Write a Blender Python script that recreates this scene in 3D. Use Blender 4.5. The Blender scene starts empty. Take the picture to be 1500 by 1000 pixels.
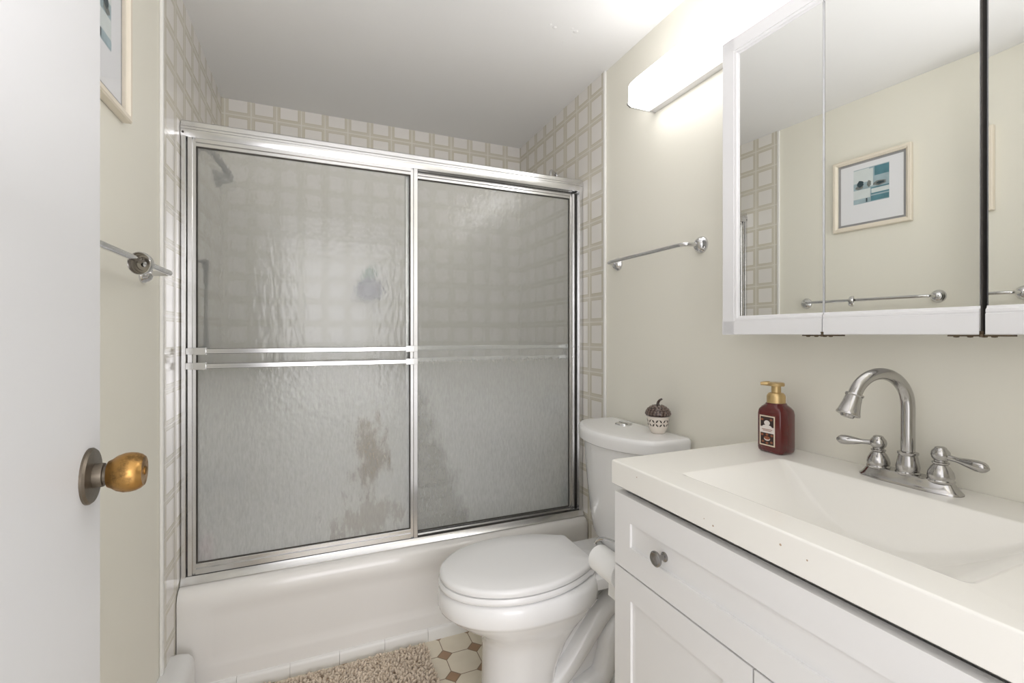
import bpy, bmesh, math, random
from mathutils import Vector, Matrix
random.seed(4)
PI = math.pi
sc = bpy.context.scene
COL = sc.collection

# ------------------------------------------------------------------ camera
cam = bpy.data.cameras.new('camera'); camo = bpy.data.objects.new('camera', cam); COL.objects.link(camo)
camo.location = (0, 0, 1.16)
camo.rotation_euler = (PI/2, 0, -math.radians(22.94))
cam.sensor_width = 36; cam.lens = 36*676/1500; cam.shift_y = -10/1500
cam.clip_start = 0.02
sc.camera = camo
# ------------------------------------------------------------------ light, world, exposure
w = bpy.data.worlds.new('world'); sc.world = w; w.use_nodes = True
w.node_tree.nodes['Background'].inputs[0].default_value = (1.0, 0.985, 1.0, 1)
w.node_tree.nodes['Background'].inputs[1].default_value = 1.2
def area(name, loc, rot, sx, sy, power, col=(1, 1, 1)):
    l = bpy.data.lights.new(name, 'AREA'); l.shape = 'RECTANGLE'; l.size = sx; l.size_y = sy; l.energy = power; l.color = col
    o = bpy.data.objects.new(name, l); COL.objects.link(o); o.location = loc; o.rotation_euler = rot
    return o
area('hall_fill', (0.17, -2.0, 1.25), (PI/2, 0, 0), 1.6, 1.9, 22, (1.0, 0.98, 1.0))  # added fill from beyond the doorway, no actual lamp out there
area('bounce_fill', (0.22, 0.06, 1.27), (PI, 0, 0), 0.6, 0.3, 6.5, (1.0, 0.98, 1.0))  # added fill aimed up at the ceiling, no fixture behind it
FIXTURE = 3.3
sc.view_settings.view_transform = 'Standard'; sc.view_settings.look = 'None'
sc.view_settings.gamma = 1; sc.view_settings.exposure = 0.55
sc.view_settings.use_curve_mapping = False
sc.cycles.sample_clamp_indirect = 4
sc.cycles.max_bounces = 14; sc.cycles.diffuse_bounces = 6; sc.cycles.transmission_bounces = 10

# ------------------------------------------------------------------ materials
def new_mat(name):
    m = bpy.data.materials.new(name); m.use_nodes = True
    nt = m.node_tree; b = nt.nodes['Principled BSDF']
    return m, nt, b
def N(nt, t, **kw):
    n = nt.nodes.new(t)
    for k, v in kw.items(): setattr(n, k, v)
    return n
def setin(node, sock, v, nt):
    if hasattr(v, 'is_linked') or isinstance(v, bpy.types.NodeSocket): nt.links.new(v, node.inputs[sock])
    else: node.inputs[sock].default_value = v
def M_(nt, op, a, b=0.0, c=None):
    n = N(nt, 'ShaderNodeMath', operation=op); setin(n, 0, a, nt); setin(n, 1, b, nt)
    if c is not None: setin(n, 2, c, nt)
    return n.outputs[0]
def mixc(nt, f, a, b):
    n = N(nt, 'ShaderNodeMix', data_type='RGBA'); setin(n, 0, f, nt); setin(n, 6, a, nt); setin(n, 7, b, nt)
    return n.outputs[2]
def sstep(nt, x, e0, e1):
    n = N(nt, 'ShaderNodeMapRange', interpolation_type='SMOOTHSTEP'); setin(n, 0, x, nt)
    n.inputs[1].default_value = e0; n.inputs[2].default_value = e1
    return n.outputs[0]
def noise(nt, vec, scale, detail=2, rough=.5):
    n = N(nt, 'ShaderNodeTexNoise'); n.inputs['Scale'].default_value = scale; n.inputs['Detail'].default_value = detail
    n.inputs['Roughness'].default_value = rough
    if vec is not None: nt.links.new(vec, n.inputs['Vector'])
    return n.outputs['Fac']
def bump(nt, b, h, strength=.3, dist=.002):
    n = N(nt, 'ShaderNodeBump'); n.inputs['Strength'].default_value = strength; n.inputs['Distance'].default_value = dist
    nt.links.new(h, n.inputs['Height']); nt.links.new(n.outputs[0], b.inputs['Normal'])
def pos(nt): return N(nt, 'ShaderNodeNewGeometry').outputs['Position']
def objc(nt): return N(nt, 'ShaderNodeTexCoord').outputs['Object']
def sep(nt, v):
    s = N(nt, 'ShaderNodeSeparateXYZ'); nt.links.new(v, s.inputs[0]); return s.outputs
def mapv(nt, v, sc_=(1, 1, 1), loc=(0, 0, 0)):
    n = N(nt, 'ShaderNodeMapping'); nt.links.new(v, n.inputs[0]); n.inputs['Scale'].default_value = sc_; n.inputs['Location'].default_value = loc
    return n.outputs[0]

def simple(name, col, rough=.5, metal=0, var=.03, nscale=12, bumps=0, bscale=150, coat=0, spec=None):
    m, nt, b = new_mat(name)
    v = objc(nt); f = noise(nt, v, nscale, 3)
    c2 = tuple(max(0, x*(1-var*2)) for x in col)
    nt.links.new(mixc(nt, f, (*col, 1), (*c2, 1)), b.inputs['Base Color'])
    b.inputs['Roughness'].default_value = rough; b.inputs['Metallic'].default_value = metal
    if coat: b.inputs['Coat Weight'].default_value = coat; b.inputs['Coat Roughness'].default_value = .08
    if spec is not None: b.inputs['Specular IOR Level'].default_value = spec
    if bumps: bump(nt, b, noise(nt, v, bscale, 3), bumps, .001)
    return m
MT = {}
MT['paint'] = simple('cream_wall_paint', (.825, .805, .72), .55, var=.015, nscale=3, bumps=.12, bscale=90)
MT['ceil'] = simple('white_ceiling_paint', (.86, .86, .86), .8, var=.01, nscale=3, bumps=.1, bscale=60)
MT['door'] = simple('white_door_paint', (.71, .715, .73), .45, var=.01, nscale=4, bumps=.05, bscale=60)
MT['tub'] = simple('tub_enamel', (.82, .805, .78), .16, var=.02, nscale=5, coat=.3)
MT['china'] = simple('white_china', (.84, .84, .84), .1, var=.008, nscale=4, coat=.4)
MT['seat'] = simple('white_seat_plastic', (.84, .84, .84), .22, var=.005)
MT['dullmetal'] = simple('dull_dark_metal', (.16, .155, .15), .45, .6, var=.1, nscale=40)
MT['alu'] = simple('polished_aluminium', (.74, .74, .74), .22, 1, var=.05, nscale=20)
MT['chrome'] = simple('chrome', (.72, .72, .73), .07, 1, var=.03, nscale=30)
MT['oldchrome'] = simple('worn_chrome', (.42, .39, .35), .3, 1, var=.12, nscale=60)
MT['nickel'] = simple('satin_nickel', (.50, .49, .48), .13, 1, var=.05, nscale=30)
MT['pewter'] = simple('pewter_knob', (.36, .35, .34), .25, 1, var=.15, nscale=90)
MT['cab'] = simple('white_cabinet_paint', (.775, .77, .765), .38, var=.01, nscale=6)
MT['dark'] = simple('dark_gap', (.05, .045, .04), .8)
MT['brassdark'] = simple('tarnished_hinge', (.16, .12, .08), .45, .8, var=.2, nscale=60)
MT['top'] = simple('cultured_marble', (.86, .845, .80), .2, var=.012, nscale=4, coat=.25)
MT['mframe'] = simple('mirror_frame_white', (.79, .79, .805), .4, var=.01)
MT['trimwhite'] = simple('white_trim', (.82, .815, .79), .35, var=.02)
MT['bead'] = simple('white_edge_bead', (.82, .815, .79), .6, var=.01)
MT['heater'] = simple('heater_enamel', (.79, .79, .785), .35, var=.02)
MT['cream_wood'] = simple('cream_wood', (.83, .76, .64), .45, var=.04, nscale=14)
MT['greymat'] = simple('grey_mat', (.36, .36, .37), .8)
MT['mat'] = simple('white_mat', (.82, .83, .86), .85, var=.005)
MT['paper'] = simple('tissue_paper', (.86, .86, .85), .95, var=.01, bumps=.2, bscale=200)
MT['card'] = simple('cardboard', (.45, .34, .24), .9)
MT['acornwhite'] = simple('cream_ceramic', (.82, .75, .67), .25, var=.03)
MT['acorncap'] = simple('brown_glaze', (.055, .028, .022), .22, var=.2, nscale=60, coat=.5)
MT['acornscale'] = simple('washed_brown_glaze', (.24, .165, .135), .22, var=.4, nscale=250, coat=.5)
MT['mildew_gap'] = simple('dark_mildew_and_gap', (.07, .065, .055), .7, var=.3, nscale=40)  # mildewed seals, and the painted shade in the jamb gap
MT['hole'] = simple('dark_cutout', (.07, .055, .045), .8)
MT['gold'] = simple('gold_plastic', (.62, .45, .22), .32, .75, var=.05)
MT['black'] = simple('black_rubber', (.03, .03, .03), .5)
MT['purple'] = simple('purple_plastic', (.13, .12, .20), .4)
MT['green'] = simple('green_plastic', (.06, .20, .13), .4)
MT['red'] = simple('pink_plastic', (.55, .10, .16), .4)
MT['greyp'] = simple('grey_plastic', (.22, .23, .25), .5)

def mat_mirror():
    m, nt, b = new_mat('mirror_silver')
    b.inputs['Metallic'].default_value = 1; b.inputs['Roughness'].default_value = 0
    f = noise(nt, objc(nt), 3); nt.links.new(mixc(nt, f, (.90, .91, .895, 1), (.89, .90, .885, 1)), b.inputs['Base Color'])
    return m
MT['mirror'] = mat_mirror()

def mat_tile(name, axis, o_h, o_v=2.187, P=.108):
    """4 1/4 inch wall tiles printed with a beige double-line square; axis = horizontal axis index"""
    m, nt, b = new_mat(name)
    p = sep(nt, pos(nt))
    u = M_(nt, 'FRACT', M_(nt, 'DIVIDE', M_(nt, 'SUBTRACT', p[axis], o_h), P))
    v = M_(nt, 'FRACT', M_(nt, 'DIVIDE', M_(nt, 'SUBTRACT', p[2], o_v), P))
    iu = M_(nt, 'FLOOR', M_(nt, 'DIVIDE', M_(nt, 'SUBTRACT', p[axis], o_h), P))
    iv = M_(nt, 'FLOOR', M_(nt, 'DIVIDE', M_(nt, 'SUBTRACT', p[2], o_v), P))
    du = M_(nt, 'MINIMUM', u, M_(nt, 'SUBTRACT', 1, u)); dv = M_(nt, 'MINIMUM', v, M_(nt, 'SUBTRACT', 1, v))
    d = M_(nt, 'MINIMUM', du, dv)
    r = N(nt, 'ShaderNodeValToRGB'); nt.links.new(d, r.inputs[0])
    cr = r.color_ramp; cr.interpolation = 'LINEAR'
    W = (.74, .715, .655, 1); Bg = (.575, .535, .43, 1); Lb = (.665, .63, .545, 1); F = (.79, .765, .73, 1)
    stops = [(0, W), (.016, W), (.022, Lb), (.050, Lb), (.056, Bg), (.070, Bg), (.076, Lb), (.100, Lb), (.106, Bg), (.140, Bg), (.150, F), (1, F)]
    cr.elements[0].position = 0; cr.elements[0].color = stops[0][1]
    cr.elements[1].position = 1; cr.elements[1].color = F
    for q, c in stops[1:-1]:
        e = cr.elements.new(q); e.color = c
    wn = N(nt, 'ShaderNodeTexWhiteNoise', noise_dimensions='2D')
    cb = N(nt, 'ShaderNodeCombineXYZ'); nt.links.new(iu, cb.inputs[0]); nt.links.new(iv, cb.inputs[1]); nt.links.new(cb.outputs[0], wn.inputs[0])
    k = M_(nt, 'MULTIPLY', wn.outputs[0], .22)
    nt.links.new(mixc(nt, k, r.outputs[0], (.66, .64, .61, 1)), b.inputs['Base Color'])
    b.inputs['Roughness'].default_value = .17; b.inputs['Specular IOR Level'].default_value = .35
    bump(nt, b, sstep(nt, d, 0.004, .03), .35, .0012)
    return m
MT['tile_x'] = mat_tile('wall_tile_back', 0, -.413+.02)
MT['tile_y'] = mat_tile('wall_tile_side', 1, 2.49)

def mat_floor():
    m, nt, b = new_mat('octagon_floor_tile')
    p = sep(nt, pos(nt)); P = .113
    u = M_(nt, 'FRACT', M_(nt, 'DIVIDE', M_(nt, 'SUBTRACT', p[0], .427), P)); v = M_(nt, 'FRACT', M_(nt, 'DIVIDE', M_(nt, 'SUBTRACT', p[1], 1.634), P))
    du = M_(nt, 'MINIMUM', u, M_(nt, 'SUBTRACT', 1, u)); dv = M_(nt, 'MINIMUM', v, M_(nt, 'SUBTRACT', 1, v))
    s = M_(nt, 'ADD', du, dv)                       # diamond distance from a grid corner
    R = .235
    dot = M_(nt, 'LESS_THAN', s, R-.02)
    edge_d = M_(nt, 'LESS_THAN', M_(nt, 'ABSOLUTE', M_(nt, 'SUBTRACT', s, R)), .028)
    lines = M_(nt, 'LESS_THAN', M_(nt, 'MINIMUM', du, dv), .013)
    grout = M_(nt, 'MAXIMUM', edge_d, M_(nt, 'MULTIPLY', lines, M_(nt, 'GREATER_THAN', s, R)))
    n1 = noise(nt, pos(nt), 22, 4)
    cream = mixc(nt, n1, (.80, .74, .61, 1), (.70, .63, .50, 1))
    brown = mixc(nt, n1, (.42, .27, .16, 1), (.33, .20, .12, 1))
    c = mixc(nt, dot, cream, brown); c = mixc(nt, grout, c, (.27, .19, .12, 1))
    nt.links.new(c, b.inputs['Base Color']); b.inputs['Roughness'].default_value = .3
    bump(nt, b, M_(nt, 'SUBTRACT', 1, grout), .4, .001)
    return m
MT['floor'] = mat_floor()

def mat_glass():
    """pebbled obscure glass with a film of soap scum that has been rubbed off in patches"""
    m, nt, b = new_mat('obscure_shower_glass')
    p = pos(nt); s = sep(nt, p)
    x, z = s[0], s[2]
    nz = noise(nt, mapv(nt, p, (26, 26, 9)), 1, 6, .7)
    nz = M_(nt, 'SUBTRACT', nz, .5)
    # rubbed patch on the inner panel: left edge, widening downwards
    edge = M_(nt, 'ADD', .385, M_(nt, 'MULTIPLY', M_(nt, 'SUBTRACT', .98, z), .36))
    a = M_(nt, 'ADD', M_(nt, 'SUBTRACT', edge, x), M_(nt, 'MULTIPLY', nz, .22))
    rub1 = M_(nt, 'MULTIPLY', sstep(nt, a, -.02, .06), M_(nt, 'GREATER_THAN', x, .35))
    rub1 = M_(nt, 'MULTIPLY', rub1, sstep(nt, M_(nt, 'ADD', z, M_(nt, 'MULTIPLY', nz, .15)), 1.0, .90))
    # rust-brown patch on the outer panel
    ex = M_(nt, 'DIVIDE', M_(nt, 'SUBTRACT', x, .185), .085); ez = M_(nt, 'DIVIDE', M_(nt, 'SUBTRACT', z, .70), .16)
    rr = M_(nt, 'SQRT', M_(nt, 'ADD', M_(nt, 'MULTIPLY', ex, ex), M_(nt, 'MULTIPLY', ez, ez)))
    rub2 = sstep(nt, M_(nt, 'ADD', rr, M_(nt, 'MULTIPLY', nz, 3.2)), 1.0, .35)
    ex = M_(nt, 'DIVIDE', M_(nt, 'SUBTRACT', x, .17), .16); ez = M_(nt, 'DIVIDE', M_(nt, 'SUBTRACT', z, .47), .10)
    rr = M_(nt, 'SQRT', M_(nt, 'ADD', M_(nt, 'MULTIPLY', ex, ex), M_(nt, 'MULTIPLY', ez, ez)))
    rub3 = M_(nt, 'MULTIPLY', sstep(nt, M_(nt, 'ADD', rr, M_(nt, 'MULTIPLY', nz, 4.5)), .9, .4), .6)
    rub2 = M_(nt, 'MULTIPLY', M_(nt, 'LESS_THAN', x, .35), M_(nt, 'MAXIMUM', rub2, rub3))
    rub = M_(nt, 'MAXIMUM', rub1, rub2)
    fine = noise(nt, mapv(nt, p, (190, 190, 40)), 1, 3, .6)
    low = sstep(nt, z, 1.20, .80)
    scum = M_(nt, 'ADD', .18, M_(nt, 'MULTIPLY', low, .27))
    scum = M_(nt, 'ADD', scum, M_(nt, 'MULTIPLY', M_(nt, 'SUBTRACT', fine, .5), M_(nt, 'MULTIPLY', low, .25)))
    scum = M_(nt, 'MULTIPLY', scum, M_(nt, 'SUBTRACT', 1, M_(nt, 'MULTIPLY', rub, .45)))
    g = N(nt, 'ShaderNodeBsdfGlass'); g.inputs['IOR'].default_value = 1.4; g.inputs['Roughness'].default_value = .10
    nt.links.new(mixc(nt, rub2, (.97, .975, .965, 1), (.86, .80, .72, 1)), g.inputs['Color'])
    df = N(nt, 'ShaderNodeBsdfDiffuse'); df.inputs['Color'].default_value = (.89, .91, .91, 1)
    tr = N(nt, 'ShaderNodeBsdfTranslucent'); tr.inputs['Color'].default_value = (.89, .91, .91, 1)
    mx0 = N(nt, 'ShaderNodeMixShader'); mx0.inputs[0].default_value = .35
    nt.links.new(df.outputs[0], mx0.inputs[1]); nt.links.new(tr.outputs[0], mx0.inputs[2])
    mx = N(nt, 'ShaderNodeMixShader'); nt.links.new(scum, mx.inputs[0])
    tp = N(nt, 'ShaderNodeBsdfTransparent'); tp.inputs[0].default_value = (.97, .975, .96, 1)
    mg = N(nt, 'ShaderNodeMixShader'); mg.inputs[0].default_value = .20; nt.links.new(g.outputs[0], mg.inputs[1]); nt.links.new(tp.outputs[0], mg.inputs[2])
    nt.links.new(mg.outputs[0], mx.inputs[1]); nt.links.new(mx0.outputs[0], mx.inputs[2])
    vo = N(nt, 'ShaderNodeTexVoronoi', feature='SMOOTH_F1'); nt.links.new(mapv(nt, p, (75, 75, 60)), vo.inputs['Vector']); vo.inputs['Scale'].default_value = 1
    hh = M_(nt, 'ADD', M_(nt, 'MULTIPLY', vo.outputs['Distance'], .6), M_(nt, 'MULTIPLY', noise(nt, mapv(nt, p, (60, 60, 22)), 1, 2), .8))
    bn = N(nt, 'ShaderNodeBump'); bn.inputs['Strength'].default_value = .55; bn.inputs['Distance'].default_value = .0022
    nt.links.new(hh, bn.inputs['Height']); nt.links.new(bn.outputs[0], g.inputs['Normal'])
    # glossy water-side sheen
    gl = N(nt, 'ShaderNodeBsdfGlossy'); gl.inputs['Roughness'].default_value = .12; nt.links.new(bn.outputs[0], gl.inputs['Normal'])
    fr = N(nt, 'ShaderNodeFresnel'); fr.inputs['IOR'].default_value = 1.45
    mx2 = N(nt, 'ShaderNodeMixShader'); nt.links.new(M_(nt, 'MULTIPLY', fr.outputs[0], .25), mx2.inputs[0])
    nt.links.new(mx.outputs[0], mx2.inputs[1]); nt.links.new(gl.outputs[0], mx2.inputs[2])
    nt.links.new(mx2.outputs[0], nt.nodes['Material Output'].inputs['Surface'])
    nt.nodes.remove(b)
    return m
MT['glass'] = mat_glass()

def mat_clear():
    m, nt, b = new_mat('picture_glass'); nt.nodes.remove(b)
    t = N(nt, 'ShaderNodeBsdfTransparent'); g = N(nt, 'ShaderNodeBsdfGlossy'); g.inputs['Roughness'].default_value = .02
    f = N(nt, 'ShaderNodeFresnel'); f.inputs[0].default_value = 1.3
    mx = N(nt, 'ShaderNodeMixShader'); nt.links.new(M_(nt, 'MULTIPLY', f.outputs[0], .15), mx.inputs[0]); nt.links.new(t.outputs[0], mx.inputs[1]); nt.links.new(g.outputs[0], mx.inputs[2])
    nt.links.new(mx.outputs[0], nt.nodes['Material Output'].inputs['Surface'])
    return m
MT['clear'] = mat_clear()

def mat_diffuser():
    m, nt, b = new_mat('lit_diffuser')
    b.inputs['Base Color'].default_value = (.9, .9, .9, 1); b.inputs['Roughness'].default_value = .4
    b.inputs['Emission Color'].default_value = (1, .985, .985, 1); b.inputs['Emission Strength'].default_value = FIXTURE
    return m
MT['diff'] = mat_diffuser()

def mat_knob():
    m, nt, b = new_mat('aged_brass')
    v = objc(nt); f = sstep(nt, noise(nt, v, 45, 6, .7), .42, .62)
    nt.links.new(mixc(nt, f, (.43, .24, .075, 1), (.20, .115, .04, 1)), b.inputs['Base Color'])
    b.inputs['Metallic'].default_value = .9
    nt.links.new(M_(nt, 'ADD', .28, M_(nt, 'MULTIPLY', f, .25)), b.inputs['Roughness'])
    return m
MT['brass'] = mat_knob()
def mat_rose():
    m, nt, b = new_mat('tarnished_rosette')
    v = objc(nt); f = noise(nt, v, 60, 6, .7)
    nt.links.new(mixc(nt, f, (.10, .085, .06, 1), (.26, .22, .18, 1)), b.inputs['Base Color'])
    b.inputs['Metallic'].default_value = .85; b.inputs['Roughness'].default_value = .38
    return m
MT['rose'] = mat_rose()
def mat_soap():
    m, nt, b = new_mat('red_soap_bottle')
    f = noise(nt, objc(nt), 20, 3)
    nt.links.new(mixc(nt, f, (.12, .006, .005, 1), (.07, .003, .003, 1)), b.inputs['Base Color'])
    b.inputs['Roughness'].default_value = .1; b.inputs['Coat Weight'].default_value = .6
    pass
    return m
MT['soap'] = mat_soap()
MT['labelcream'] = simple('label_cream', (.75, .64, .50), .5)
MT['labeldark'] = simple('label_dark', (.045, .022, .02), .5, var=.3, nscale=180)
MT['labelwhite'] = simple('label_white', (.80, .74, .70), .5)
MT['labelrust'] = simple('label_rust', (.40, .13, .06), .5, var=.3, nscale=200)
MT['blueA'] = simple('print_pale_blue', (.48, .62, .68), .7, var=.25, nscale=25)
MT['blueB'] = simple('print_teal', (.14, .34, .41), .7, var=.3, nscale=30)
MT['blueC'] = simple('print_dark', (.05, .09, .11), .7, var=.3, nscale=60)
MT['blueD'] = simple('print_white', (.74, .80, .80), .7, var=.08, nscale=30)
MT['blueE'] = simple('print_grey', (.33, .36, .34), .7, var=.4, nscale=60)
def mat_rug():
    m, nt, b = new_mat('beige_shag')
    p = objc(nt); f = noise(nt, p, 120, 4, .6); g = noise(nt, p, 14, 2)
    c = mixc(nt, f, (.75, .65, .53, 1), (.48, .38, .28, 1))
    c = mixc(nt, M_(nt, 'MULTIPLY', g, .4), c, (.82, .74, .64, 1))
    nt.links.new(c, b.inputs['Base Color']); b.inputs['Roughness'].default_value = .95; b.inputs['Specular IOR Level'].default_value = .1
    b.inputs['Sheen Weight'].default_value = .3
    return m
MT['rug'] = mat_rug()

# ------------------------------------------------------------------ mesh helpers (all in world coordinates)
def add_box(bm, x0, x1, y0, y1, z0, z1):
    v = [bm.verts.new((x, y, z)) for z in (z0, z1) for y in (y0, y1) for x in (x0, x1)]
    for f in ((0, 2, 3, 1), (4, 5, 7, 6), (0, 1, 5, 4), (2, 6, 7, 3), (0, 4, 6, 2), (1, 3, 7, 5)):
        bm.faces.new([v[i] for i in f])
def box(*a):
    bm = bmesh.new(); add_box(bm, *a); return bm
def loft(bm, rings, cap0=True, cap1=True, closed=True):
    vr = [[bm.verts.new(p) for p in r] for r in rings]
    n = len(vr[0])
    for a, b in zip(vr, vr[1:]):
        for i in range(n if closed else n-1):
            j = (i+1) % n
            bm.faces.new((a[i], a[j], b[j], b[i]))
    if cap0: bm.faces.new(list(reversed(vr[0])))
    if cap1: bm.faces.new(vr[-1])
    return vr
def frame_of(d):
    d = Vector(d).normalized(); up = Vector((0, 0, 1)) if abs(d.z) < .95 else Vector((1, 0, 0))
    a = d.cross(up).normalized(); b = a.cross(d).normalized(); return a, b
def add_lathe(bm, base, axis, prof, n=32, cap0=True, cap1=True):
    base = Vector(base); ax = Vector(axis).normalized(); a, b = frame_of(ax)
    loft(bm, [[base+ax*h+(a*math.cos(2*PI*i/n)+b*math.sin(2*PI*i/n))*max(r, 1e-5) for i in range(n)] for r, h in prof], cap0, cap1)
def lathe(*a, **k):
    bm = bmesh.new(); add_lathe(bm, *a, **k); return bm
def smooth_path(pts, k=8):
    P = [Vector(p) for p in pts]; P = [2*P[0]-P[1]]+P+[2*P[-1]-P[-2]]; out = []
    for i in range(1, len(P)-2):
        for j in range(k):
            t = j/k; p0, p1, p2, p3 = P[i-1:i+3]
            out.append(.5*((2*p1)+(p2-p0)*t+(2*p0-5*p1+4*p2-p3)*t*t+(3*p1-p0-3*p2+p3)*t**3))
    out.append(P[-2]); return out
def add_tube(bm, pts, r, n=16, k=8, smooth=True):
    P = smooth_path(pts, k) if smooth and len(pts) > 2 else [Vector(p) for p in pts]
    R = r if callable(r) else (lambda t: r)
    rings = []; a = None
    for i, p in enumerate(P):
        d = (P[min(i+1, len(P)-1)]-P[max(i-1, 0)]).normalized()
        if a is None: a, b = frame_of(d)
        else:
            a = (a-d*a.dot(d)).normalized(); b = d.cross(a)
        rr = R(i/(len(P)-1))
        rings.append([p+(a*math.cos(2*PI*j/n)+b*math.sin(2*PI*j/n))*rr for j in range(n)])
    loft(bm, rings)
def tube(*a, **k):
    bm = bmesh.new(); add_tube(bm, *a, **k); return bm
def prism(pts, ext):
    """polygon (3D pts) extruded by vector ext"""
    bm = bmesh.new(); e = Vector(ext)
    loft(bm, [[Vector(p) for p in pts], [Vector(p)+e for p in pts]]); return bm
def wpos(o):
    v = Vector((0, 0, 0))
    while o is not None: v += o.location; o = o.parent
    return v
def obj(name, bm, mat, parent=None, bevel=0, seg=2, smooth=True, sub=0, angle=35, wn=False):
    bmesh.ops.recalc_face_normals(bm, faces=bm.faces)
    if parent is not None: bmesh.ops.translate(bm, verts=bm.verts, vec=-wpos(parent))
    me = bpy.data.meshes.new(name); bm.to_mesh(me); bm.free()
    if isinstance(mat, str): mat = MT[mat]
    me.materials.append(mat)
    o = bpy.data.objects.new(name, me); COL.objects.link(o); o.parent = parent
    if smooth:
        me.polygons.foreach_set('use_smooth', [True]*len(me.polygons))
        me.set_sharp_from_angle(angle=math.radians(angle))
    if bevel:
        b = o.modifiers.new('bevel', 'BEVEL'); b.width = bevel; b.segments = seg; b.limit_method = 'ANGLE'; b.angle_limit = math.radians(40); b.harden_normals = False
    if wn:
        q = o.modifiers.new('weighted', 'WEIGHTED_NORMAL'); q.keep_sharp = True; q.weight = 80
    if sub:
        s = o.modifiers.new('sub', 'SUBSURF'); s.levels = sub; s.render_levels = sub
    return o
def thing(name, label, cat, loc, group=None):
    o = bpy.data.objects.new(name, None); COL.objects.link(o); o.location = loc; o.empty_display_size = .05
    o['label'] = label; o['category'] = cat
    if group: o['group'] = group
    return o
def tag(o, label, cat, group=None):
    o['label'] = label; o['category'] = cat
    if group: o['group'] = group
    return o
def struct(name, bm, mat, label=None, **k):
    o = obj(name, bm, mat, **k); o['kind'] = 'structure'
    if label: o['label'] = label
    return o

# ------------------------------------------------------------------ room
XL, XR, YB, YF, ZC = -.413, 1.111, 2.49, -.03, 2.257
TILE_Y = 1.612
fl = struct('floor', box(XL-.1, XR+.1, YF-.12, YB+.1, -.1, 0), 'floor', 'cream octagon floor tiles with small brown diamond dots', smooth=False)
bm = box(XL-.1, XR+.1, YF-.12, YB+.1, ZC, ZC+.1)
cl = struct('ceiling', bm, 'ceil', 'flat white ceiling with small paint blisters', smooth=False)
wl = struct('wall_left', box(XL-.1, XL, YF-.12, YB+.1, 0, ZC), 'paint', 'cream painted left wall, tiled beside the tub', smooth=False)
obj('tile_panel', box(XL-.001, XL+.007, TILE_Y, YB, 0, ZC), 'tile_y', wl, smooth=False)
wr = struct('wall_right', box(XR, XR+.1, YF-.12, YB+.1, 0, ZC), 'paint', 'cream painted right wall, tiled beside the tub', smooth=False)
obj('tile_panel', box(XR-.007, XR+.001, TILE_Y+.014, YB, 0, ZC), 'tile_y', wr, smooth=False)
wb = struct('wall_back', box(XL-.1, XR+.1, YB, YB+.1, 0, ZC), 'tile_x', 'tiled back wall behind the bathtub', smooth=False)
bm = box(XL, -.215, YF-.11, YF, 0, ZC); add_box(bm, .575, XR, YF-.11, YF, 0, ZC); add_box(bm, -.215, .575, YF-.11, YF, 2.04, ZC)
struct('wall_front', bm, 'paint', 'wall with the entry doorway', smooth=False)
# edge beads where tile meets paint, tile base under the tub
struct('trim_1', box(XR-.0105, XR, TILE_Y+.001, TILE_Y+.0145, 0, ZC), 'bead', 'thin white edge bead between tile and paint on the right wall', bevel=.003)
struct('trim_2', box(XL, XL+.0095, TILE_Y-.013, TILE_Y+.0005, 0, ZC), 'bead', 'thin white edge bead between tile and paint on the left wall', bevel=.003)
bm = bmesh.new()
ed = [XL+.007, -.24, -.083, .074, .229, .388, .545, .70, .857, XR-.007]
for a, b in zip(ed, ed[1:]):
    prof = [(1.729, 0), (1.729, .034), (1.7305, .040), (1.734, .0435), (1.742, .045), (1.742, 0)]
    loft(bm, [[(a+.0006, y, z) for y, z in prof], [(b-.0006, y, z) for y, z in prof]])
struct('trim_3', bm, 'trimwhite', 'row of white base tiles along the foot of the tub')
# paint blisters on the ceiling
BLISTERS = ((.761, 1.451, .006), (.782, 1.459, .009), (.844, 1.44, .006), (.863, 1.449, .011), (.852, 1.521, .004))
for (px, py, r) in BLISTERS:
    bm = bmesh.new(); add_lathe(bm, (px, py, ZC), (0, 0, -1), [(r, -.0005), (r*.85, .0006), (r*.5, .0012), (0.0005, .0014)], 14)
    obj('paint_blister', bm, 'ceil', cl)

# ------------------------------------------------------------------ entry door (open, at left)
dphi = math.radians(-4); dt = Vector((math.sin(dphi), math.cos(dphi), 0)); dn = Vector((math.cos(dphi), -math.sin(dphi), 0))
K = Vector((-.2455, .690, 0))
e1 = K+dt*.0400; e0 = e1-dt*.755
bm = bmesh.new()
loft(bm, [[e0+Vector((0, 0, .008)), e1+Vector((0, 0, .008)), e1-dn*.035+Vector((0, 0, .008)), e0-dn*.035+Vector((0, 0, .008))],
          [e0+Vector((0, 0, 2.02)), e1+Vector((0, 0, 2.02)), e1-dn*.035+Vector((0, 0, 2.02)), e0-dn*.035+Vector((0, 0, 2.02))]])
dr = struct('door_1', bm, 'door', 'flat white entry door standing open against the left wall', bevel=.0015)
kz = Vector((0, 0, .9945))
kn = obj('door_knob', lathe(K+kz+dn*0.02115, dn, [(0.00752, -0.00376), (0.01551, -0.00282), (0.01739, 0.00094), (0.02087, 0.00564), (0.02303, 0.01222), (0.02331, 0.01786), (0.02237, 0.02350), (0.02021, 0.02820), (0.01786, 0.03055), (0.01739, 0.03121), (0.00047, 0.03121)], 40), 'brass', dr)
obj('rosette', lathe(K+kz, dn, [(0.03243, 0), (0.03243, 0.00235), (0.03055, 0.00470), (0.01692, 0.00583), (0.00047, 0.00583)], 48), 'rose', kn)
obj('shank', lathe(K+kz+dn*0.00517, dn, [(0.01410, 0), (0.01410, 0.00611), (0.01363, 0.00893), (0.01109, 0.00940), (0.01109, 0.01692), (0.00047, 0.01692)], 32), 'rose', kn)
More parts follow.
